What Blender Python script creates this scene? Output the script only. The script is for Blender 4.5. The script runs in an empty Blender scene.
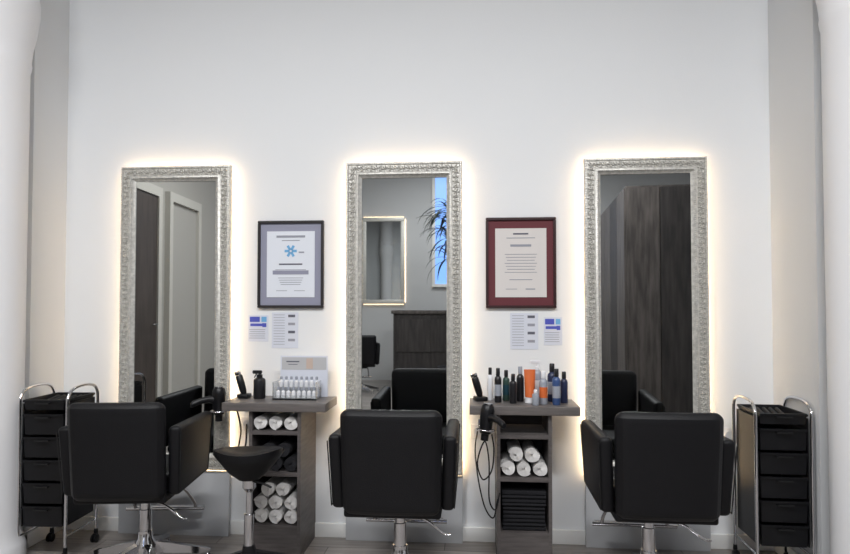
import bpy, bmesh, math, random
from mathutils import Vector, Matrix, Euler
random.seed(4)
D2R=math.pi/180
scene=bpy.context.scene
scene.view_settings.view_transform='Standard'

# ---------------------------------------------------------------- materials
def lin(c):
    r=[]
    for v in c:
        v=v/255.0
        r.append(v/12.92 if v<=0.04045 else ((v+0.055)/1.055)**2.4)
    return (r[0],r[1],r[2],1)
def mat(name,col,rough=.5,metal=0,bump=0,bscale=60,emit=None,estr=0,var=0,vscale=5,trans=0,alpha=1,coat=0,stretch=(1,1,1),spec=None):
    m=bpy.data.materials.new(name); m.use_nodes=True
    nt=m.node_tree; b=nt.nodes['Principled BSDF']
    c=lin(col)
    b.inputs['Base Color'].default_value=c
    b.inputs['Roughness'].default_value=rough
    b.inputs['Metallic'].default_value=metal
    if coat: b.inputs['Coat Weight'].default_value=coat
    if spec is not None: b.inputs['Specular IOR Level'].default_value=spec
    if trans: b.inputs['Transmission Weight'].default_value=trans
    if alpha<1: b.inputs['Alpha'].default_value=alpha
    if emit:
        b.inputs['Emission Color'].default_value=lin(emit); b.inputs['Emission Strength'].default_value=estr
    tc=nt.nodes.new('ShaderNodeTexCoord'); mp=nt.nodes.new('ShaderNodeMapping')
    mp.inputs['Scale'].default_value=stretch
    nt.links.new(tc.outputs['Object'],mp.inputs['Vector'])
    if var:
        n=nt.nodes.new('ShaderNodeTexNoise'); n.inputs['Scale'].default_value=vscale; n.inputs['Detail'].default_value=6
        nt.links.new(mp.outputs[0],n.inputs['Vector'])
        r=nt.nodes.new('ShaderNodeValToRGB')
        r.color_ramp.elements[0].position=.3; r.color_ramp.elements[1].position=.7
        r.color_ramp.elements[0].color=tuple(max(0,x*(1-var)) for x in c[:3])+(1,)
        r.color_ramp.elements[1].color=tuple(min(1,x*(1+var)) for x in c[:3])+(1,)
        nt.links.new(n.outputs['Fac'],r.inputs['Fac']); nt.links.new(r.outputs[0],b.inputs['Base Color'])
    if bump:
        n=nt.nodes.new('ShaderNodeTexNoise'); n.inputs['Scale'].default_value=bscale; n.inputs['Detail'].default_value=4
        nt.links.new(mp.outputs[0],n.inputs['Vector'])
        bp=nt.nodes.new('ShaderNodeBump'); bp.inputs['Strength'].default_value=bump; bp.inputs['Distance'].default_value=.01
        nt.links.new(n.outputs['Fac'],bp.inputs['Height']); nt.links.new(bp.outputs[0],b.inputs['Normal'])
    return m
M={}
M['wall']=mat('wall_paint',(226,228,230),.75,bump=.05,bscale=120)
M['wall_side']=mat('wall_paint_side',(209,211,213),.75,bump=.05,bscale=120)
M['room']=mat('room_paint',(194,195,196),.8,bump=.05,bscale=90)
M['rooml']=mat('room_paint_beige',(166,163,157),.8,bump=.05,bscale=90)
M['ceil']=mat('ceiling_paint',(200,200,200),.9,bump=.03)
M['trim']=mat('trim_white',(232,232,230),.45,bump=.01)
M['column']=mat('column_paint',(226,226,228),.5,bump=.03,bscale=40)
M['silver']=mat('silver_leaf',(208,206,200),.38,metal=.4,bump=.2,bscale=150,var=.2,vscale=60)
M['glass']=mat('mirror_glass',(202,205,205),.015,metal=1)
M['led']=mat('led_strip',(255,230,190),.5,emit=(255,221,174),estr=20)
M['led2']=mat('led_strip_dim',(255,230,190),.5,emit=(255,225,185),estr=4)
M['leather']=mat('black_leather',(16,16,19),.5,bump=.12,bscale=220,spec=.26)
M['seam']=mat('black_piping',(9,9,11),.6)
M['chrome']=mat('chrome',(215,215,218),.12,metal=1)
M['blackp']=mat('black_plastic',(17,17,20),.38,bump=.03,spec=.35)
M['blackm']=mat('black_matt',(14,14,16),.6,bump=.05)
M['wood']=mat('grey_oak',(86,81,80),.5,bump=.15,bscale=12,var=.28,vscale=7,stretch=(1,1,9))
M['woodt']=mat('grey_oak_top',(98,93,91),.42,bump=.1,bscale=12,var=.25,vscale=7,stretch=(1,9,9))
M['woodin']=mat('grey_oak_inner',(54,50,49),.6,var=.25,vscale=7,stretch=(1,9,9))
M['cab']=mat('cabinet_oak_grey',(86,80,77),.55,bump=.1,bscale=10,var=.5,vscale=4,stretch=(6,6,.7))
M['cabd']=mat('cabinet_oak_dark',(56,52,51),.55,var=.5,vscale=4,stretch=(6,6,.7))
M['plinth']=mat('plinth_laminate',(184,186,189),.5,bump=.02)
M['towel']=mat('white_towel',(228,226,224),.95,bump=.6,bscale=400)
M['towelb']=mat('black_towel',(24,24,29),.95,bump=.6,bscale=400)
M['paper']=mat('paper_white',(222,226,234),.7,bump=.01)
M['paper2']=mat('paper_notice',(210,214,225),.7,bump=.01)
M['cream']=mat('paper_cream',(214,209,206),.7,bump=.01)
M['ink']=mat('ink_grey',(150,152,162),.8)
M['inkd']=mat('ink_dark',(95,96,108),.8)
M['blue']=mat('print_blue',(72,82,180),.6)
M['lblue']=mat('print_light_blue',(110,170,215),.6)
M['matv']=mat('mat_silver_grey',(143,144,162),.7)
M['matr']=mat('mat_burgundy',(98,40,48),.7)
M['framed']=mat('frame_dark',(38,34,36),.4)
M['framer']=mat('frame_brown',(52,26,27),.35)
M['door']=mat('door_brown',(66,58,53),.5,var=.3,vscale=4,stretch=(5,5,.7))
M['beige']=mat('beige_trim',(190,187,179),.6)
M['bluewin']=mat('window_blue',(120,160,230),.3,emit=(125,172,250),estr=1.5)
M['leaf']=mat('leaf_green',(40,52,40),.45,var=.3,vscale=20)
M['bark']=mat('bark',(96,80,62),.9,bump=.5,bscale=60,var=.3)
M['pot']=mat('pot_grey',(70,70,74),.5)
M['panel']=mat('lamp_panel',(255,255,255),.5,emit=(255,250,242),estr=2.5)
M['clear']=mat('clear_acrylic',(235,238,240),.08,trans=.85)
M['skin']=mat('print_skin',(196,176,164),.7)
M['outlet']=mat('outlet_white',(222,222,222),.35)
def floor_mat():
    m=bpy.data.materials.new('vinyl_plank'); m.use_nodes=True; nt=m.node_tree; b=nt.nodes['Principled BSDF']
    tc=nt.nodes.new('ShaderNodeTexCoord')
    br=nt.nodes.new('ShaderNodeTexBrick'); br.inputs['Scale'].default_value=1; br.inputs['Brick Width'].default_value=1.2; br.inputs['Row Height'].default_value=.16
    br.inputs['Mortar Size'].default_value=.002
    br.inputs['Color1'].default_value=lin((150,144,140)); br.inputs['Color2'].default_value=lin((126,121,117)); br.inputs['Mortar'].default_value=lin((65,61,58))
    nt.links.new(tc.outputs['Object'],br.inputs['Vector'])
    mp=nt.nodes.new('ShaderNodeMapping'); mp.inputs['Scale'].default_value=(1.2,14,1); nt.links.new(tc.outputs['Object'],mp.inputs['Vector'])
    n=nt.nodes.new('ShaderNodeTexNoise'); n.inputs['Scale'].default_value=3; n.inputs['Detail'].default_value=8; nt.links.new(mp.outputs[0],n.inputs['Vector'])
    mx=nt.nodes.new('ShaderNodeMixRGB'); mx.blend_type='OVERLAY'; mx.inputs[0].default_value=.7
    nt.links.new(br.outputs['Color'],mx.inputs[1]); nt.links.new(n.outputs['Fac'],mx.inputs[2]); nt.links.new(mx.outputs[0],b.inputs['Base Color'])
    b.inputs['Roughness'].default_value=.35
    return m
M['floor']=floor_mat()

# ---------------------------------------------------------------- helpers
def link(o,parent=None):
    scene.collection.objects.link(o)
    if parent is not None: o.parent=parent
    return o
def empty(name,loc=(0,0,0),rz=0):
    e=bpy.data.objects.new(name,None); e.empty_display_size=.05
    e.location=loc; e.rotation_euler=(0,0,rz*D2R); scene.collection.objects.link(e); return e
def mkobj(name,bm,m,parent=None,loc=(0,0,0),rot=(0,0,0),smooth=True):
    me=bpy.data.meshes.new(name); bmesh.ops.recalc_face_normals(bm,faces=bm.faces); bm.to_mesh(me); bm.free()
    if m is not None:
        if isinstance(m,(list,tuple)):
            for x in m: me.materials.append(M[x])
        else: me.materials.append(M[m])
    if smooth:
        me.polygons.foreach_set('use_smooth',[True]*len(me.polygons))
        try: me.set_sharp_from_angle(angle=38*D2R)
        except Exception: pass
    o=bpy.data.objects.new(name,me); o.location=loc; o.rotation_euler=rot
    return link(o,parent)
def bm_box(bm,c,s,mi=0,R=None):
    r=bmesh.ops.create_cube(bm,size=1); vs=r['verts']
    for v in vs:
        v.co=Vector((v.co.x*s[0],v.co.y*s[1],v.co.z*s[2]))
        if R is not None: v.co=R@v.co
        v.co+=Vector(c)
    fs=set(f for v in vs for f in v.link_faces)
    for f in fs: f.material_index=mi
    return vs
def box(name,s,loc,m,parent=None,bev=0,seg=3,rot=(0,0,0)):
    bm=bmesh.new(); bm_box(bm,(0,0,0),s)
    if bev: bmesh.ops.bevel(bm,geom=list(bm.edges),offset=bev,segments=seg,profile=.5,affect='EDGES')
    return mkobj(name,bm,m,parent,loc,rot,smooth=bool(bev))
def box2(name,x0,x1,y0,y1,z0,z1,m,parent=None,bev=0):
    return box(name,(x1-x0,y1-y0,z1-z0),((x0+x1)/2,(y0+y1)/2,(z0+z1)/2),m,parent,bev)
def bm_lathe(bm,prof,c=(0,0,0),seg=24,mi=0,R=None):
    rings=[]
    for r,z in prof:
        ring=[]
        for i in range(seg):
            a=2*math.pi*i/seg
            v=Vector((max(r,1e-4)*math.cos(a),max(r,1e-4)*math.sin(a),z))
            if R is not None: v=R@v
            ring.append(bm.verts.new(v+Vector(c)))
        rings.append(ring)
    for a,b in zip(rings,rings[1:]):
        for i in range(seg):
            f=bm.faces.new((a[i],a[(i+1)%seg],b[(i+1)%seg],b[i])); f.material_index=mi
    for rg in (rings[0],rings[-1]):
        f=bm.faces.new(rg); f.material_index=mi
def lathe(name,prof,loc,m,parent=None,seg=24,rot=(0,0,0)):
    bm=bmesh.new(); bm_lathe(bm,prof,seg=seg); return mkobj(name,bm,m,parent,loc,rot)
def catmull(pts,n=8):
    P=[Vector(p) for p in pts]; P=[2*P[0]-P[1]]+P+[2*P[-1]-P[-2]]; out=[]
    for i in range(1,len(P)-2):
        for k in range(n):
            t=k/n; a,b,c,d=P[i-1],P[i],P[i+1],P[i+2]
            out.append(.5*((2*b)+(c-a)*t+(2*a-5*b+4*c-d)*t*t+(3*b-a-3*c+d)*t**3))
    out.append(P[-2]); return out
def bm_tube(bm,pts,r,seg=10,mi=0):
    rings=[]; up=Vector((0,0,1)); prevn=None
    for i,p in enumerate(pts):
        t=(pts[min(i+1,len(pts)-1)]-pts[max(i-1,0)]).normalized()
        if prevn is None:
            n=t.cross(up)
            if n.length<.1: n=t.cross(Vector((1,0,0)))
        else: n=prevn-t*prevn.dot(t)
        n.normalize(); prevn=n; b=t.cross(n)
        rings.append([bm.verts.new(p+r*(math.cos(2*math.pi*k/seg)*n+math.sin(2*math.pi*k/seg)*b)) for k in range(seg)])
    for a,b in zip(rings,rings[1:]):
        for i in range(seg):
            f=bm.faces.new((a[i],a[(i+1)%seg],b[(i+1)%seg],b[i])); f.material_index=mi
    bm.faces.new(rings[0]).material_index=mi; bm.faces.new(rings[-1]).material_index=mi
def tube(name,pts,r,m,parent=None,smooth=8,seg=10):
    bm=bmesh.new(); P=catmull(pts,smooth) if smooth>1 else [Vector(p) for p in pts]
    bm_tube(bm,P,r,seg); return mkobj(name,bm,m,parent)
def bm_ell(bm,c,rad,ang=0,seg=8,rings=5):
    """half-ellipsoid bump in XZ plane, bulging to -Y"""
    ca,sa=math.cos(ang),math.sin(ang)
    prev=None; c=Vector(c)
    for j in range(rings):
        th=(math.pi/2)*j/(rings-1)
        rr=math.cos(th); h=math.sin(th)
        if j==rings-1:
            top=bm.verts.new(c+Vector((0,-rad[2],0)))
            for i in range(seg): bm.faces.new((prev[i],prev[(i+1)%seg],top))
            break
        ring=[]
        for i in range(seg):
            a=2*math.pi*i/seg; x=rad[0]*rr*math.cos(a); z=rad[1]*rr*math.sin(a)
            ring.append(bm.verts.new(c+Vector((x*ca-z*sa,-h*rad[2],x*sa+z*ca))))
        if prev:
            for i in range(seg): bm.faces.new((prev[i],prev[(i+1)%seg],ring[(i+1)%seg],ring[i]))
        prev=ring

# ---------------------------------------------------------------- room shell
XL,XR,YF,ZC=-3.2,2.9,-7.0,3.7
box2('floor',XL-.1,XR+.1,YF-.1,.1,-.1,0,'floor')
box2('ceiling',XL-.1,XR+.1,YF-.1,.1,ZC,ZC+.1,'ceil')
box2('wall_back',-2.30,1.537,0,.1,0,ZC,'wall')
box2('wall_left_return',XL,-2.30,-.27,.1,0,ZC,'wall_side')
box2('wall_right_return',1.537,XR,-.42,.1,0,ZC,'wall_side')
box2('wall_left',XL-.1,XL,YF,.1,0,ZC,'rooml')
box2('wall_right',XR,XR+.1,YF,.1,0,ZC,'room')
box2('wall_front',XL,XR,YF-.1,YF,0,ZC,'room')
for n,a in {'baseboard_back':(-2.29,1.527,-.014,-.0005),'baseboard_left':(-2.2995,-2.286,-.284,-.0005),
            'baseboard_right':(1.523,1.5365,-.434,-.0005),'baseboard_left_pier':(XL,-2.286,-.284,-.2705),
            'baseboard_right_pier':(1.523,XR,-.434,-.4205)}.items():
    box2(n,a[0],a[1],a[2],a[3],0,.075,'trim',bev=.003)
def column(x,y):
    prof=[(.172,0),(.172,.07),(.166,.09),(.162,.10),(.156,.13),(.152,.16),(.153,1.2),(.155,2.42),(.160,2.44),(.163,2.46),(.160,2.48),
          (.166,2.54),(.182,2.62),(.196,2.72),(.196,2.78),(.182,2.84),(.176,2.88),(.19,2.9),(.195,2.96),(.17,2.98),(.165,3.1),(.165,ZC)]
    lathe('column',prof,(x,y,0),'column',seg=48)
column(-2.372,-.46); column(1.628,-.635)

# ---------------------------------------------------------------- mirrors
MW,MZ0,MZ1,FW=.622,.36,2.015,.083
def frame_mesh():
    bm=bmesh.new(); w=MW; h=MZ1-MZ0
    prof=[(0,-.030),(0,-.058),(.004,-.064),(.012,-.066),(.016,-.058),(.05,-.060),(.058,-.068),(.066,-.070),(.072,-.062),(FW,-.054),(FW,-.030)]
    loops=[]
    for ins,y in prof:
        x0,x1,z0,z1=-w/2+ins,w/2-ins,ins,h-ins
        loops.append([bm.verts.new(p) for p in ((x0,y,z0),(x1,y,z0),(x1,y,z1),(x0,y,z1))])
    n=len(loops)
    for i in range(n):
        a,b=loops[i],loops[(i+1)%n]
        for k in range(4): bm.faces.new((a[k],a[(k+1)%4],b[(k+1)%4],b[k]))
    def path(ins,step):
        x0,x1,z0,z1=-w/2+ins,w/2-ins,ins,h-ins
        out=[]
        for (ax,az,bx,bz) in ((x0,z0,x1,z0),(x1,z0,x1,z1),(x1,z1,x0,z1),(x0,z1,x0,z0)):
            L=math.hypot(bx-ax,bz-az); k=max(1,round(L/step)); ang=math.atan2(bz-az,bx-ax)
            for i in range(k): out.append((ax+(bx-ax)*(i+.5)/k,az+(bz-az)*(i+.5)/k,ang,i))
        return out
    for x,z,a,i in path(.008,.013): bm_ell(bm,(x,-.064,z),(.0055,.0055,.006),a,6,3)
    for x,z,a,i in path(.066,.011): bm_ell(bm,(x,-.069,z),(.0045,.005,.005),a,6,3)
    for x,z,a,i in path(.034,.052):
        ca,sa=math.cos(a),math.sin(a)
        def P(u,v): return (x+u*ca-v*sa,-.058,z+u*sa+v*ca)
        s=1 if i%2 else -1
        bm_ell(bm,P(0,0),(.0065,.0065,.015),a,8,4)
        for q in range(6):
            t=q*math.pi/3+.3
            bm_ell(bm,P(.012*math.cos(t),.012*math.sin(t)),(.0075,.0038,.012),a+t,7,4)
        for q,(u,v,an,l) in enumerate(((.026,.008*s,.8*s,.012),(.026,-.009*s,-.7*s,.010),(.020,.0,0,.008))):
            bm_ell(bm,P(u,v),(l,.0042,.013),a+an,7,4)
            bm_ell(bm,P(-u,-v),(l,.0042,.013),a+an,7,4)
    bmesh.ops.recalc_face_normals(bm,faces=bm.faces)
    me=bpy.data.meshes.new('mirror_frame'); bm.to_mesh(me); bm.free()
    me.materials.append(M['silver']); me.polygons.foreach_set('use_smooth',[True]*len(me.polygons)); me.set_sharp_from_angle(angle=40*D2R)
    return me
FM=frame_mesh()
def mirror(x,yaw):
    e=empty('wall_mirror',(x,0,MZ0)); h=MZ1-MZ0
    o=bpy.data.objects.new('ornate_frame',FM); link(o,e)
    box('glass',(MW-2*FW+.012,.003,h-2*FW+.012),(0,-.042,h/2),'glass',e,rot=(0,0,yaw*D2R))
    box('backing',(MW-.09,.010,h-.09),(0,-.021,h/2),'blackm',e)
    i=.024
    for k,(s,l) in enumerate((((MW-2*i,.010,.008),(0,-.024,h-i)),((MW-2*i,.010,.008),(0,-.024,i)),((.008,.010,h-2*i),(-MW/2+i,-.024,h/2)),((.008,.010,h-2*i),(MW/2-i,-.024,h/2)))):
        box('led_%d'%(k+1),s,l,'led',e)
    box2('mount',-.2,.2,-.015,-.0005,.1,h-.1,'blackm',e)
    box2('plinth_panel',-MW/2,MW/2,-.045,-.015,-MZ0,-.012,'plinth',e,bev=.002)
mirror(-1.632,1.5); mirror(-.369,0); mirror(.889,-2.4)

# ---------------------------------------------------------------- certificates & notices
def certificate(x0,x1,z0,z1,fm,mm,pm,kind):
    cx,cz=(x0+x1)/2,(z0+z1)/2; w,h=x1-x0,z1-z0
    e=empty('framed_certificate',(cx,0,cz)); t=.014
    bm=bmesh.new()
    for c,s in (((0,-.011,h/2-t/2),(w,.02,t)),((0,-.011,-h/2+t/2),(w,.02,t)),((-w/2+t/2,-.011,0),(t,.02,h-2*t)),((w/2-t/2,-.011,0),(t,.02,h-2*t))): bm_box(bm,c,s)
    bmesh.ops.bevel(bm,geom=list(bm.edges),offset=.002,segments=2,affect='EDGES')
    mkobj('frame',bm,fm,e)
    box('mat_board',(w-2*t,.006,h-2*t),(0,-.006,0),mm,e)
    pw,ph=w-.10,h-.115
    box('sheet',(pw,.002,ph),(0,-.0105,0),pm,e)
    bm=bmesh.new()
    def ln(x,z,a,b=.004,mi=0): bm_box(bm,(x,-.012,z),(a,.001,b),mi)
    if kind==0:
        ln(0,ph*.42,.16,.012,0); ln(0,ph*.36,.10,.004,0)
        for q in range(6):
            a=q*math.pi/3; bm_box(bm,(.02*math.cos(a),-.012,ph*.2+.02*math.sin(a)),(.028,.001,.014),2,Matrix.Rotation(-a,3,'Y'))
        ln(.06,ph*.18,.03,.008,0)
        ln(0,.0,.13,.008,1); ln(0,-.03,.17,.003,0); ln(0,-.045,.2,.022,3)
        for q in range(4): ln(0,-.075-.012*q,.14-.01*q,.003,0)
        ln(-.05,-.145,.06,.003,0); ln(.05,-.145,.06,.003,0)
    else:
        ln(0,ph*.42,.08,.008,1); ln(0,ph*.36,.15,.004,0); ln(0,ph*.25,.11,.012,0)
        for q in range(7): ln(0,.045-.016*q,.17-.012*(q%3),.003,0)
        ln(0,-.09,.12,.004,0); ln(-.05,-.14,.06,.003,0); ln(.05,-.14,.05,.006,0)
    mkobj('print',bm,['ink','inkd','lblue','matv'],e,smooth=False)
certificate(-1.18,-.813,1.235,1.712,'framed','matv','paper',0)
certificate(.067,.437,1.234,1.716,'framer','matr','cream',1)
def notice(x0,x1,z0,z1,kind):
    e=empty('wall_notice',((x0+x1)/2,0,(z0+z1)/2)); w,h=x1-x0,z1-z0
    box('sheet',(w,.0012,h),(0,-.0015,0),'paper2',e)
    bm=bmesh.new()
    def ln(x,z,a,b,mi=0): bm_box(bm,(x,-.0026,z),(a,.0006,b),mi)
    if kind==0:
        ln(-w*.18,h*.34,w*.5,h*.2,1); ln(w*.28,h*.34,w*.26,h*.2,3); ln(-w*.1,h*.13,w*.6,h*.1,1); ln(w*.3,h*.12,w*.2,h*.15,1)
        for q in range(5): ln(-w*.05,-h*(.05+.08*q),w*(.8-.05*(q%2)),.003,0)
    else:
        for q in range(12):
            ln(-w*.22,h*(.43-.075*q),w*.42,.0025,0)
            if q%3==0: ln(w*.25,h*(.40-.075*q),w*.26,.014,0 if q%2 else 2)
    mkobj('print',bm,['ink','blue','inkd','lblue'],e,smooth=False)
notice(-1.235,-1.122,1.05,1.195,0); notice(-1.103,-.955,1.015,1.21,1)
notice(.195,.343,1.015,1.207,1); notice(.372,.468,1.037,1.186,0)
def outlet(x,z):
    e=empty('wall_outlet',(x,0,z))
    box('plate',(.075,.008,.075),(0,-.005,0),'outlet',e,bev=.003)
    lathe('socket',[(.022,0),(.022,.004),(.018,.004),(.017,.001)],(0,-.009,0),'outlet',e,rot=(math.pi/2,0,0))
outlet(1.31,.58); outlet(-1.235,.60); outlet(.02,.58)

# ---------------------------------------------------------------- towels
def bm_roll(bm,cx,cz,r,y0,y1,mi=0):
    turns=3.6; n=64; th=r/(turns+.4)*.86; a0=random.random()*6.28; prev=None
    for k in range(n+1):
        t=k/n; a=a0+t*turns*2*math.pi; rr=r*.12+(r*.88-th/2)*t
        j=1+.03*math.sin(3*a+a0)
        row=[]
        for rad in (rr*j-th/2,rr*j+th/2):
            for y in (y0+.004*math.sin(a*2),y1):
                row.append(bm.verts.new((cx+rad*math.cos(a),y,cz+rad*math.sin(a)*.96)))
        if prev:
            for i,j2 in ((0,1),(1,3),(3,2),(2,0)):
                f=bm.faces.new((prev[i],prev[j2],row[j2],row[i])); f.material_index=mi
        else: bm.faces.new((row[0],row[1],row[3],row[2])).material_index=mi
        prev=row
    bm.faces.new((prev[0],prev[1],prev[3],prev[2])).material_index=mi
    bm_lathe(bm,[(r*.8,0),(r*.8,(y1-y0)-.02)],(cx,y0+.012,cz),16,mi,Matrix.Rotation(-math.pi/2,3,'X'))
def towels(x,z,rows,r,m):
    bm=bmesh.new()
    for j,n in enumerate(rows):
        for i in range(n):
            bm_roll(bm,(i-(n-1)/2)*(2*r+.001),r+j*r*1.78,r,-.288+random.uniform(0,.012),-.06)
    mkobj('rolled_towels',bm,m,None,(x,0,z))
def folded(x,z,n,m):
    bm=bmesh.new()
    for k in range(n):
        w=.205+random.uniform(-.008,.008)
        for h in (0,1):
            prof=[(-.07,0),(-.26,0),(-.272,.003),(-.276,.009),(-.272,.015),(-.26,.018),(-.07,.018)]
            L=[bm.verts.new((-w/2,y+random.uniform(-.002,.002),k*.038+h*.0185+zz)) for y,zz in prof]
            R=[bm.verts.new((w/2,v.co.y,v.co.z)) for v in L]
            for i in range(len(L)): bm.faces.new((L[i],L[(i+1)%len(L)],R[(i+1)%len(L)],R[i]))
            bm.faces.new(L); bm.faces.new(R)
    mkobj('folded_towels',bm,m,None,(x,0,z))

# ---------------------------------------------------------------- shelf counters
ZT=.765
def counter(x):
    e=empty('styling_station_shelf',(x,0,0)); W=.262; t=.016
    box2('tabletop',-.262,.262,-.325,-.072,ZT-.042,ZT,'woodt',e,bev=.002)
    zb=ZT-.043
    box2('side_1',-W/2,-W/2+t,-.30,-.002,0,zb,'wood',e)
    box2('side_2',W/2-t,W/2,-.30,-.002,0,zb,'wood',e)
    box2('back_panel',-W/2+t,W/2-t,-.02,-.002,.0,zb,'woodin',e)
    box2('plinth',-W/2+t,W/2-t,-.30,-.28,0,.14,'wood',e)
    for k,z in enumerate((.14,.40,.605)):
        box2('shelf_%d'%(k+1),-W/2+t,W/2-t,-.298,-.02,z,z+.018,'wood',e)
    return e
S1,S2=-.985,.243
c1=counter(S1); c2=counter(S2)
towels(S1,.624,(3,),.0378,'towel'); towels(S1,.419,(3,2),.0378,'towelb'); towels(S1,.159,(3,3,2),.0378,'towel')
towels(S2,.419,(3,2),.0378,'towel'); folded(S2,.159,5,'towelb')

# ---------------------------------------------------------------- styling chairs
def chair(x,y,rz,lift=0):
    e=empty('styling_chair',(x,y,0),rz)
    bm=bmesh.new()
    for k in range(5):
        a=math.pi/2+k*2*math.pi/5; R=Matrix.Rotation(a,3,'Z')
        secs=[(.02,.024,.058,.118),(.10,.021,.052,.100),(.20,.017,.036,.070),(.285,.013,.024,.046),(.30,.009,.024,.038)]
        prev=None
        for r,hw,z0,z1 in secs:
            ring=[bm.verts.new(R@Vector(p)) for p in ((r,-hw,z0),(r,hw,z0),(r,hw*.75,z1),(r,-hw*.75,z1))]
            if prev:
                for i in range(4): bm.faces.new((prev[i],prev[(i+1)%4],ring[(i+1)%4],ring[i]))
            else: bm.faces.new(ring)
            prev=ring
        bm.faces.new(prev)
        bm_lathe(bm,[(.014,0),(.016,.004),(.013,.02),(.008,.026)],R@Vector((.285,0,0)),12)
    bm_lathe(bm,[(.05,.05),(.052,.09),(.045,.12),(.035,.135),(.033,.17)],(0,0,0),24)
    mkobj('star_base',bm,'chrome',e,(0,.07,0))
    lathe('gas_lift',[(.029,.11),(.029,.27),(.024,.272),(.024,.36)],(0,.07,0),'chrome',e)
    box('mechanism',(.2,.24,.03),(0,.03,.365),'blackm',e,bev=.006)
    tube('pump_lever',[(.05,0,.33),(.13,-.02,.31),(.2,-.03,.262),(.23,-.03,.255)],.006,'chrome',e)
    bm=bmesh.new()
    bm_tube(bm,catmull([(-.11,.08,.35),(-.13,.2,.33),(-.15,.30,.24),(-.155,.33,.19),(-.16,.36,.175)],6),.009)
    bm_tube(bm,catmull([(.11,.08,.35),(.13,.2,.33),(.15,.30,.24),(.155,.33,.19),(.16,.36,.175)],6),.009)
    bm_tube(bm,[Vector((-.2,.33,.187)),Vector((.2,.33,.187))],.011)
    bm_tube(bm,[Vector((-.18,.385,.175)),Vector((.18,.385,.175))],.011)
    mkobj('footrest',bm,'chrome',e)
    box('seat_base',(.40,.43,.04),(0,.0,.40),'leather',e,bev=.012)
    box('seat',(.392,.43,.085),(0,.015,.455),'leather',e,bev=.028,seg=4)
    bm=bmesh.new(); nx,nz=16,18; w0,w1,hz,th=.202,.210,.435,.07
    def shape(u,v,side):
        r=.09
        X=u*(w0+(w1-w0)*(v+1)/2); Z=v*hz/2
        e1=max(0,(abs(u)-(1-r*1.4))/(r*1.4)); e2=max(0,(abs(v)-(1-r))/r)
        q=min(1,math.sqrt(e1*e1+e2*e2)); t=th/2*math.sqrt(max(0,1-q**2.2*.92))
        if e1>0 and e2>0:
            X-=math.copysign((e1*e2)*.014,u); Z-=math.copysign((e1*e2)*.014,v)
        bow=-.014*(1-u*u)
        groove=0
        if abs(v-.80)<.06: groove=.005*(1-abs(v-.80)/.06)
        Y=side*(t-groove)+bow-.03*(v+1)/2*1.2
        return Vector((X,Y-.215,.615+Z))
    G={}
    for s in (-1,1):
        for i in range(nx+1):
            for j in range(nz+1):
                G[s,i,j]=bm.verts.new(shape(-1+2*i/nx,-1+2*j/nz,s))
    for s in (-1,1):
        for i in range(nx):
            for j in range(nz):
                bm.faces.new((G[s,i,j],G[s,i+1,j],G[s,i+1,j+1],G[s,i,j+1]))
    bd=[(i,0) for i in range(nx)]+[(nx,j) for j in range(nz)]+[(i,nz) for i in range(nx,0,-1)]+[(0,j) for j in range(nz,0,-1)]
    for k in range(len(bd)):
        a=bd[k]; b=bd[(k+1)%len(bd)]
        bm.faces.new((G[-1,a[0],a[1]],G[-1,b[0],b[1]],G[1,b[0],b[1]],G[1,a[0],a[1]]))
    o=mkobj('backrest',bm,'leather',e); sb=o.modifiers.new('s','SUBSURF'); sb.levels=1; sb.render_levels=1
    for s,nm in ((-1,'armrest_1'),(1,'armrest_2')):
        bm=bmesh.new(); bm_box(bm,(0,0,0),(.056,.48,.31))
        for v in bm.verts:
            if v.co.z<0:
                v.co.y*=.86; v.co.x-=s*.012
            if v.co.z>0 and v.co.y>0: v.co.z-=.012
        bmesh.ops.bevel(bm,geom=list(bm.edges),offset=.02,segments=4,profile=.5,affect='EDGES')
        mkobj(nm,bm,'leather',e,(s*.237,.01,.565))
        bm=bmesh.new(); P=[]
        for (yy,zz) in ((-.225,.695),(-.195,.425),(.2,.425),(.235,.685)): P.append(Vector((s*.2655-(s*.012 if zz<.5 else 0),yy,zz)))
        bm_tube(bm,P,.003,6); mkobj('piping',bm,'seam',e)
    bm=bmesh.new()
    bm_tube(bm,[Vector((-.195,-.268,.79)),Vector((-.1,-.2755,.792)),Vector((0,-.279,.793)),Vector((.1,-.2755,.792)),Vector((.195,-.268,.79))],.0022,6)
    mkobj('back_seam',bm,'seam',e)
    return e
chair(-1.567,-.50,7); chair(-.332,-.585,0); chair(.768,-.56,-1)
chair(-1.62,-5.5,165)

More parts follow.
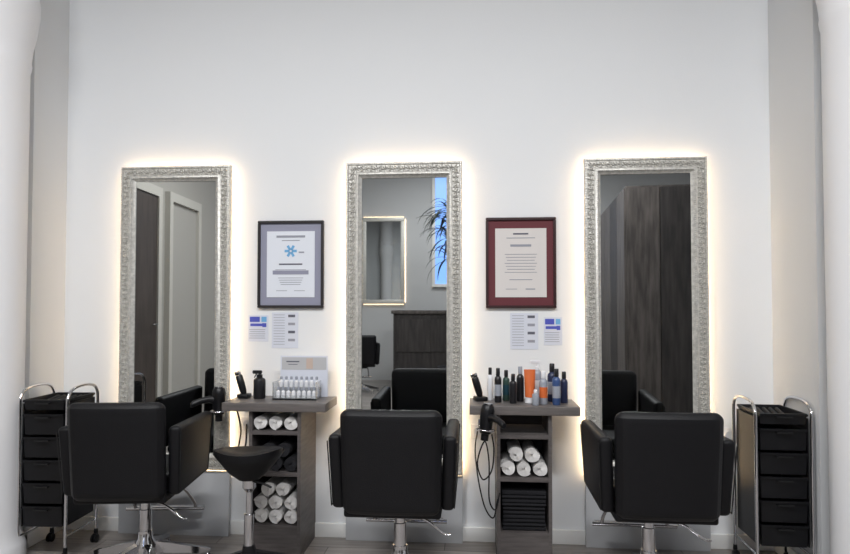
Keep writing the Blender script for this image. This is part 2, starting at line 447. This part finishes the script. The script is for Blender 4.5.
# ---------------------------------------------------------------- saddle stool
def stool(x,y):
    e=empty('saddle_stool',(x,y,0),10)
    bm=bmesh.new(); nr,na=10,36
    def top(r,a):
        X=r*math.cos(a)*.15; Y=r*math.sin(a)*.15
        X*=1+.18*math.sin(a)*r*-1
        z=.585+.03*(X/.15)**2+.03*max(0,-math.sin(a))*r*r
        z-=.02*r**6
        return X,Y,z
    rows=[]; c=bm.verts.new((0,0,.585))
    for j in range(1,nr+1):
        rows.append([bm.verts.new(top(j/nr,2*math.pi*i/na)) for i in range(na)])
    for i in range(na): bm.faces.new((c,rows[0][i],rows[0][(i+1)%na]))
    for sc,dz in ((1.0,-.022),(.9,-.045),(.6,-.09),(.3,-.135)):
        def low(p,sc=sc,dz=dz):
            return (p[0]*sc,p[1]*sc,p[2]+dz if sc>.85 else .58+dz*.9)
        rows.append([bm.verts.new(low(top(1,2*math.pi*i/na))) for i in range(na)])
    for a,b in zip(rows,rows[1:]):
        for i in range(na): bm.faces.new((a[i],b[i],b[(i+1)%na],a[(i+1)%na]))
    bm.faces.new(rows[-1])
    mkobj('saddle_seat',bm,'leather',e)
    lathe('gas_lift',[(.022,.08),(.022,.3),(.014,.302),(.014,.40),(.03,.42),(.03,.475)],(0,0,0),'chrome',e)
    tube('lever',[(0,0,.45),(.06,-.05,.452),(.11,-.08,.44)],.005,'blackm',e)
    bm=bmesh.new()
    for k in range(5):
        a=.4+k*2*math.pi/5; R=Matrix.Rotation(a,3,'Z'); prev=None
        for r,hw,z0,z1 in ((.02,.026,.07,.135),(.10,.022,.062,.108),(.20,.017,.052,.076),(.22,.012,.05,.068)):
            ring=[bm.verts.new(R@Vector(p)) for p in ((r,-hw,z0),(r,hw,z0),(r,hw*.7,z1),(r,-hw*.7,z1))]
            if prev:
                for i in range(4): bm.faces.new((prev[i],prev[(i+1)%4],ring[(i+1)%4],ring[i]))
            else: bm.faces.new(ring)
            prev=ring
        bm.faces.new(prev)
        c=R@Vector((.205,0,0))
        for s in (-.011,.011): 
            bm_lathe(bm,[(.02,-.006),(.025,-.004),(.025,.004),(.02,.006)],c+(R@Vector((0,s,.025))),14,0,R@Matrix.Rotation(math.pi/2,3,'X'))
        bm_lathe(bm,[(.006,.03),(.006,.06)],c,8)
    bm_lathe(bm,[(.034,.055),(.036,.1),(.03,.14),(.026,.16)],(0,0,0),20)
    mkobj('caster_base',bm,'blackp',e)
stool(-1.02,-.55)

# ---------------------------------------------------------------- trolleys
def trolley(x,y,rz=0,sz=1):
    e=empty('salon_trolley',(x,y,0),rz); W,Dp=.24,.26
    for s in (-1,1):
        X=s*W/2
        bm=bmesh.new()
        P=[(X,-Dp/2,.055),(X,-Dp/2,.4),(X,-Dp/2,.74),(X,-Dp/2+.008,.80),(X,-Dp/2+.045,.832),(X,0,.842),(X,Dp/2-.045,.832),(X,Dp/2-.008,.80),(X,Dp/2,.74),(X,Dp/2,.4),(X,Dp/2,.055)]
        P=[(a,b,c*sz if c>.1 else c) for a,b,c in P]
        bm_tube(bm,catmull(P,5),.0075,10)
        bm_tube(bm,[Vector((X,-Dp/2,.12)),Vector((X,Dp/2,.12))],.006,8)
        mkobj('chrome_frame_%d'%(1 if s<0 else 2),bm,'chrome',e)
        bm=bmesh.new()
        for q in (-1,1):
            c=Vector((X,q*Dp/2,0))
            bm_lathe(bm,[(.009,.045),(.011,.05),(.009,.07)],c,10)
            for d in (-.009,.009):
                bm_lathe(bm,[(.016,-.006),(.021,-.004),(.021,.004),(.016,.006)],c+Vector((d,-.01,.021)),14,0,Matrix.Rotation(math.pi/2,3,'Y'))
            bm_box(bm,c+Vector((0,-.005,.038)),(.012,.03,.02))
        mkobj('casters',bm,'blackp',e)
        box('guide_panel_%d'%(1 if s<0 else 2),(.004,Dp-.02,.60*sz),(s*(W/2-.012),0,(.165+.30)*sz),'blackp',e)
    def tray(nm,z,h):
        bm=bmesh.new(); w=W-.034; d=Dp
        def ring(a,b,zz): return [bm.verts.new(p) for p in ((-a,-b,zz),(a,-b,zz),(a,b,zz),(-a,b,zz))]
        R=[ring(w/2-.006,d/2-.008,z),ring(w/2-.003,d/2-.003,z+h-.012),ring(w/2,d/2+.006,z+h-.012),ring(w/2,d/2+.006,z+h),ring(w/2-.008,d/2-.006,z+h),ring(w/2-.012,d/2-.012,z+.005)]
        for a,b in zip(R,R[1:]):
            for i in range(4): bm.faces.new((a[i],a[(i+1)%4],b[(i+1)%4],b[i]))
        bm.faces.new(R[0]); bm.faces.new(R[-1])
        bmesh.ops.bevel(bm,geom=list(bm.edges),offset=.002,segments=2,affect='EDGES')
        mkobj(nm,bm,'blackp',e)
        bm=bmesh.new(); bm_box(bm,(0,-d/2-.010,z+h-.016),(.07,.014,.006))
        mkobj(nm+'_handle',bm,'blackm',e)
    for k in range(5): tray('tray_%d'%(k+1),(.165+.112*k)*sz,.102*sz)
    tray('tray_top',.735*sz,.05)
    bm=bmesh.new()
    for q in range(5):
        bm_tube(bm,[Vector((-.07+.03*q,-.05,.752*sz)),Vector((-.06+.03*q,.08,.775*sz))],.008,8)
    mkobj('brushes',bm,'blackm',e)
trolley(-2.108,-.30,2); trolley(1.402,-.26,-2,.965)

# ---------------------------------------------------------------- hair dryers
def dryer(x,y,z,rx,ry,rz,arm,sc=1):
    e=empty('hair_dryer',(x,y,z)); e.rotation_euler=(rx*D2R,ry*D2R,rz*D2R); e.scale=(sc,sc,sc)
    lathe('barrel',[(.014,-.09),(.018,-.089),(.018,-.06),(.026,-.054),(.029,-.03),(.032,.02),(.033,.05),(.029,.07),(.021,.08),(.01,.082)],(0,0,0),'blackp',e)
    lathe('rear_grille',[(.023,.078),(.024,.083),(.011,.085)],(0,0,0),'chrome',e)
    bm=bmesh.new(); prev=None
    for t,(yy,zz,a,b) in enumerate(((-.018,.015,.018,.022),(-.05,.022,.014,.017),(-.09,.016,.013,.016),(-.125,.004,.015,.017),(-.135,.0,.010,.012))):
        ring=[bm.verts.new((a*math.cos(k*math.pi/6),yy,zz+b*math.sin(k*math.pi/6))) for k in range(12)]
        if prev:
            for i in range(12): bm.faces.new((prev[i],prev[(i+1)%12],ring[(i+1)%12],ring[i]))
        prev=ring
    bm.faces.new(prev); mkobj('handle',bm,'blackp',e)
    tube('holder_ring',[(.04*math.cos(a),.04*math.sin(a),-.04) for a in [k*math.pi/8 for k in range(17)]],.004,'chrome',e,smooth=2)
    tube('holder_arm',arm,.005,'chrome',e)
    return e
dryer(-1.335,-.15,.735,0,0,-55,[(0,.04,-.04),(0,.055,-.04),(0,.062,-.02)],1.05)
dryer(.06,-.39,.705,0,8,35,[(0,.04,-.04),(0,.05,-.03),(0,.055,.0)])
tube('dryer_cord_1',[(-.16,-.47,.66),(-.15,-.44,.58),(-.16,-.38,.47),(-.20,-.34,.42),(-.225,-.335,.5),(-.19,-.34,.60),(-.17,-.34,.5),(-.17,-.345,.33),(-.14,-.345,.28),(-.12,-.342,.36)],.0036,'blackp',c2,seg=8)
tube('dryer_cord_2',[(-.223,-.012,.58),(-.235,-.08,.5),(-.22,-.2,.38),(-.19,-.31,.28),(-.15,-.34,.24),(-.13,-.34,.33)],.0034,'blackp',c2,seg=8)
tube('dryer_cord_1',[(-.24,-.19,.72),(-.215,-.19,.6),(-.24,-.18,.46),(-.225,-.1,.5),(-.25,-.02,.60)],.0045,'blackp',c1,seg=8)

# ---------------------------------------------------------------- bottles
def cm(name,c,**k): 
    M[name]=mat(name,c,.3,**k); return name
cm('b_black',(26,26,30)); cm('b_teal',(28,64,76)); cm('b_green',(48,72,64)); cm('b_orange',(206,104,54)); cm('b_white',(225,226,230)); cm('b_blue',(54,78,124)); cm('b_navy',(38,46,76)); cm('b_grey',(150,155,165)); cm('b_amber',(96,52,28))
def bottle(x,y,h,r,body,cap,kind='cap',label=None,z=ZT):
    e=empty({'spray':'spray_bottle','pump':'pump_bottle'}.get(kind,'hair_product_bottle'),(x,y,z+.0005))
    hb=h*.78
    if kind=='tube':
        lathe('cap',[(r*.8,0),(r*.85,.002),(r*.8,h*.16),(r*.8,h*.18)],(0,0,0),cap,e)
        bm=bmesh.new(); prev=None
        for t in range(7):
            f=t/6; ring=[bm.verts.new((r*(.85+.15*f)*math.cos(k*math.pi/8),r*(.85*(1-f)+.06)*math.sin(k*math.pi/8),h*.18+(h*.82)*f)) for k in range(16)]
            if prev:
                for i in range(16): bm.faces.new((prev[i],prev[(i+1)%16],ring[(i+1)%16],ring[i]))
            else: bm.faces.new(ring)
            prev=ring
        bm.faces.new(prev); mkobj('body',bm,body,e)
        return e
    lathe('body',[(r*.9,0),(r,.004),(r,hb*.84),(r*.9,hb*.92),(r*.5,hb*.99),(r*.42,hb)],(0,0,0),body,e)
    if label: lathe('label',[(r*1.01,hb*.25),(r*1.015,hb*.26),(r*1.015,hb*.66),(r*1.01,hb*.67)],(0,0,0),label,e)
    if kind=='cap': lathe('cap',[(r*.55,hb),(r*.58,hb+.002),(r*.55,h-.003),(r*.45,h)],(0,0,0),cap,e)
    else:
        lathe('collar',[(r*.5,hb),(r*.5,hb+.014),(r*.2,hb+.016),(r*.2,h-.012)],(0,0,0),cap,e)
        bm=bmesh.new()
        bm_box(bm,(-.012,0,h-.004),(.05,.014,.018))
        if kind=='spray':
            bm_box(bm,(-.022,0,h-.022),(.006,.008,.032),0,Matrix.Rotation(.5,3,'Y'))
        bmesh.ops.bevel(bm,geom=list(bm.edges),offset=.003,segments=2,affect='EDGES')
        mkobj('head',bm,cap,e)
    return e
bottle(.085,-.13,.165,.016,'b_white','b_black'); bottle(.122,-.20,.17,.018,'b_black','b_black',label='b_grey')
bottle(.165,-.15,.155,.018,'b_green','b_black',label='b_teal'); bottle(.195,-.23,.145,.018,'b_black','b_black')
bottle(.235,-.16,.175,.019,'b_black','b_grey'); bottle(.278,-.21,.165,.028,'b_orange','b_white','tube')
bottle(.325,-.13,.20,.022,'b_grey','b_white','pump',label='b_white'); bottle(.342,-.24,.16,.02,'b_grey','b_white',label='b_orange')
bottle(.395,-.15,.19,.023,'b_navy','b_black',label='b_grey'); bottle(.402,-.26,.175,.02,'b_blue','b_black',label='b_grey'); bottle(.447,-.2,.155,.019,'b_navy','b_black')
bottle(.30,-.28,.075,.017,'b_grey','b_white')
bottle(-1.11,-.17,.14,.031,'b_black','b_black','spray')
def clipper(x,y,rz):
    e=empty('hair_clipper',(x,y,ZT+.0005),rz)
    box('charging_stand',(.06,.06,.022),(0,0,.011),'blackp',e,bev=.006)
    lathe('body',[(.012,0),(.017,.02),(.019,.06),(.018,.10),(.014,.105)],(0,0,.018),'blackp',e,rot=(0,-.3,0))
    box('blade',(.034,.012,.02),(-.036,0,.128),'chrome',e,bev=.002,rot=(0,-.3,0))
clipper(-1.195,-.16,0); clipper(.035,-.16,20)
e=empty('acrylic_vial_rack',(-.91,-.17,ZT+.0005))
bm=bmesh.new()
for c,s in (((0,0,.004),(.23,.1,.008)),((0,.03,.03),(.22,.04,.05)),((-.112,0,.045),(.004,.1,.09)),((.112,0,.045),(.004,.1,.09)),((0,-.048,.012),(.22,.004,.022))): bm_box(bm,c,s)
mkobj('stand',bm,'clear',e,smooth=False)
bm=bmesh.new()
for row,(yy,zz) in enumerate(((-.02,.0085),(.03,.056))):
    for i in range(8):
        bm_lathe(bm,[(.0105,0),(.0115,.003),(.0115,.03),(.005,.036),(.005,.04)],(-.094+.027*i,yy,zz),12,0)
        bm_lathe(bm,[(.007,.04),(.0075,.05),(.005,.056)],(-.094+.027*i,yy,zz),12,1)
mkobj('vials',bm,['b_white','b_grey'],e)
e=empty('display_card',(-.895,-.095,ZT+.0005))
box('card',(.255,.003,.215),(0,0,.108),'paper2',e)
M['cardg']=mat('card_grey',(186,186,188),.6)
bm=bmesh.new()
bm_box(bm,(0,-.002,.175),(.240,.001,.065),0); bm_box(bm,(.03,-.003,.175),(.035,.001,.055),1); bm_box(bm,(-.06,-.003,.185),(.07,.001,.006),2); bm_box(bm,(-.06,-.003,.17),(.05,.001,.003),2)
mkobj('print',bm,['cardg','skin','inkd'],e,smooth=False)

# ---------------------------------------------------------------- rest of the room (seen in the mirrors)
e=empty('door_1',(XL,-2.68,0))
box2('leaf',.001,.03,-.42,.42,0,2.4,'door',e)
box2('jamb_1',.001,.05,-.50,-.42,0,2.5,'beige',e); box2('jamb_2',.001,.05,.42,.50,0,2.5,'beige',e); box2('head',.001,.05,-.42,.42,2.4,2.5,'beige',e)
tube('handle',[(.03,-.36,1.05),(.07,-.36,1.05),(.07,-.26,1.05)],.008,'chrome',e,smooth=1)
e=empty('door_2',(XL,-3.78,0))
box2('leaf',.001,.025,-.36,.36,0,2.4,'rooml',e)
box2('jamb_1',.001,.06,-.44,-.36,0,2.5,'beige',e); box2('jamb_2',.001,.06,.36,.44,0,2.5,'beige',e); box2('head',.001,.06,-.36,.36,2.4,2.5,'beige',e)
e=empty('tall_cabinet',(1.30,-4.5,0))
box2('carcass',.02,1.54,-1.1,1.1,0,2.5,'cab',e)
for k in range(4): box2('door_%d'%(k+1),0,.019,-1.095+.55*k,-.55+.55*k-.008,.08,2.48,'cab' if k!=2 else 'cabd',e)
box2('front_panel_1',.02,.35,1.101,1.115,.08,2.48,'cab',e)
box2('front_panel_2',.36,.80,1.101,1.12,.08,2.48,'cabd',e)
box2('front_panel_3',.81,1.53,1.101,1.12,.08,2.48,'cabd',e)
e=empty('wall_mirror',(-1.5,YF+.001,1.27)) 
for k,(s,l) in enumerate((((.72,.04,.07),(0,.03,.035)),((.72,.04,.07),(0,.03,1.415)),((.07,.04,1.31),(-.325,.03,.725)),((.07,.04,1.31),(.325,.03,.725)))):
    box('frame_%d'%(k+1),s,l,'silver',e,bev=.008)
box('glass',(.59,.01,1.32),(0,.025,.725),'glass',e)
for k,(s,l) in enumerate((((.68,.008,.012),(0,.006,-.006)),((.68,.008,.012),(0,.006,1.456)),((.012,.008,1.4),(-.366,.006,.725)),((.012,.008,1.4),(.366,.006,.725)))):
    box('led_%d'%(k+1),s,l,'led2',e)
e=empty('reception_desk',(-.35,-6.2,0))
box2('front',-.85,.85,.2,.24,0,1.12,'cabd',e); box2('side_1',-.85,-.81,-.3,.2,0,1.12,'cabd',e); box2('side_2',.81,.85,-.3,.2,0,1.12,'cabd',e)
box2('top',-.88,.88,-.32,.27,1.12,1.17,'cab',e,bev=.003)
box2('drawer_1',-.8,-.3,.241,.255,.55,1.04,'cabd',e); box2('drawer_2',-.28,.25,.241,.255,.55,1.04,'cabd',e)
e=empty('window_1',(-.43,YF,0))
box2('pane',-.2,.2,.002,.01,1.6,3.45,'bluewin',e)
for k,a in enumerate(((-.25,-.2,1.55,3.5),(.2,.25,1.55,3.5),(-.2,.2,1.55,1.6),(-.2,.2,3.45,3.5))):
    box2('frame_%d'%(k+1),a[0],a[1],.002,.05,a[2],a[3],'trim',e)
e=empty('potted_dracaena',(-.30,-5.35,0))
lathe('pot',[(.14,0),(.19,.38),(.2,.40),(.18,.40),(.175,.36),(.01,.36)],(0,0,0),'pot',e,seg=32)
tube('trunk',[(0,0,.34),(.02,.02,1.0),(-.03,0,1.7),(-.02,0,2.3)],.03,'bark',e)
bm=bmesh.new()
for k in range(110):
    a=random.random()*6.28; z0=random.uniform(1.85,2.6); el=random.uniform(-.1,1.2); L=random.uniform(.4,.65)
    d=Vector((math.cos(a),math.sin(a),0)); sd=Vector((-d.y,d.x,0)); p=Vector((-.02,0,z0)); prev=None; ang=el
    for t in range(8):
        w=.016*math.sin(math.pi*min(1,(t+.7)/7.7))+.001
        r=[bm.verts.new(p-sd*w),bm.verts.new(p+Vector((0,0,-.004))),bm.verts.new(p+sd*w)]
        if prev: bm.faces.new((prev[0],prev[1],r[1],r[0])); bm.faces.new((prev[1],prev[2],r[2],r[1]))
        prev=r; p=p+(d*math.cos(ang)+Vector((0,0,math.sin(ang))))*L/7; ang-=.25
mkobj('leaves',bm,'leaf',e)
def lamp(x,y,w,d,power,col=(.985,.99,1)):
    e=empty('ceiling_lamp',(x,y,ZC))
    box('housing',(w+.04,d+.04,.05),(0,0,-.026),'trim',e,bev=.005)
    box('diffuser',(w,d,.006),(0,0,-.054),'panel',e)
    l=bpy.data.lights.new('ceiling_lamp_light','AREA'); l.shape='RECTANGLE'; l.size=w; l.size_y=d; l.energy=power; l.color=col
    o=bpy.data.objects.new('lamp_light',l); o.location=(0,0,-.06); link(o,e)
lamp(-1.5,-2.9,1.2,.3,92); lamp(.7,-2.9,1.2,.3,92); lamp(-.3,-5.3,1.6,.3,75)

w=bpy.data.worlds.new('World'); scene.world=w; w.use_nodes=True
w.node_tree.nodes['Background'].inputs[0].default_value=(.8,.85,.9,1); w.node_tree.nodes['Background'].inputs[1].default_value=.3

cam=bpy.data.cameras.new('Camera'); cam.sensor_width=36; cam.lens=614/850*36; cam.shift_y=12/850
co=bpy.data.objects.new('Camera',cam); co.location=(0,-3.3,1.25); co.rotation_euler=(91.5*D2R,0,4.5*D2R)
scene.collection.objects.link(co); scene.camera=co
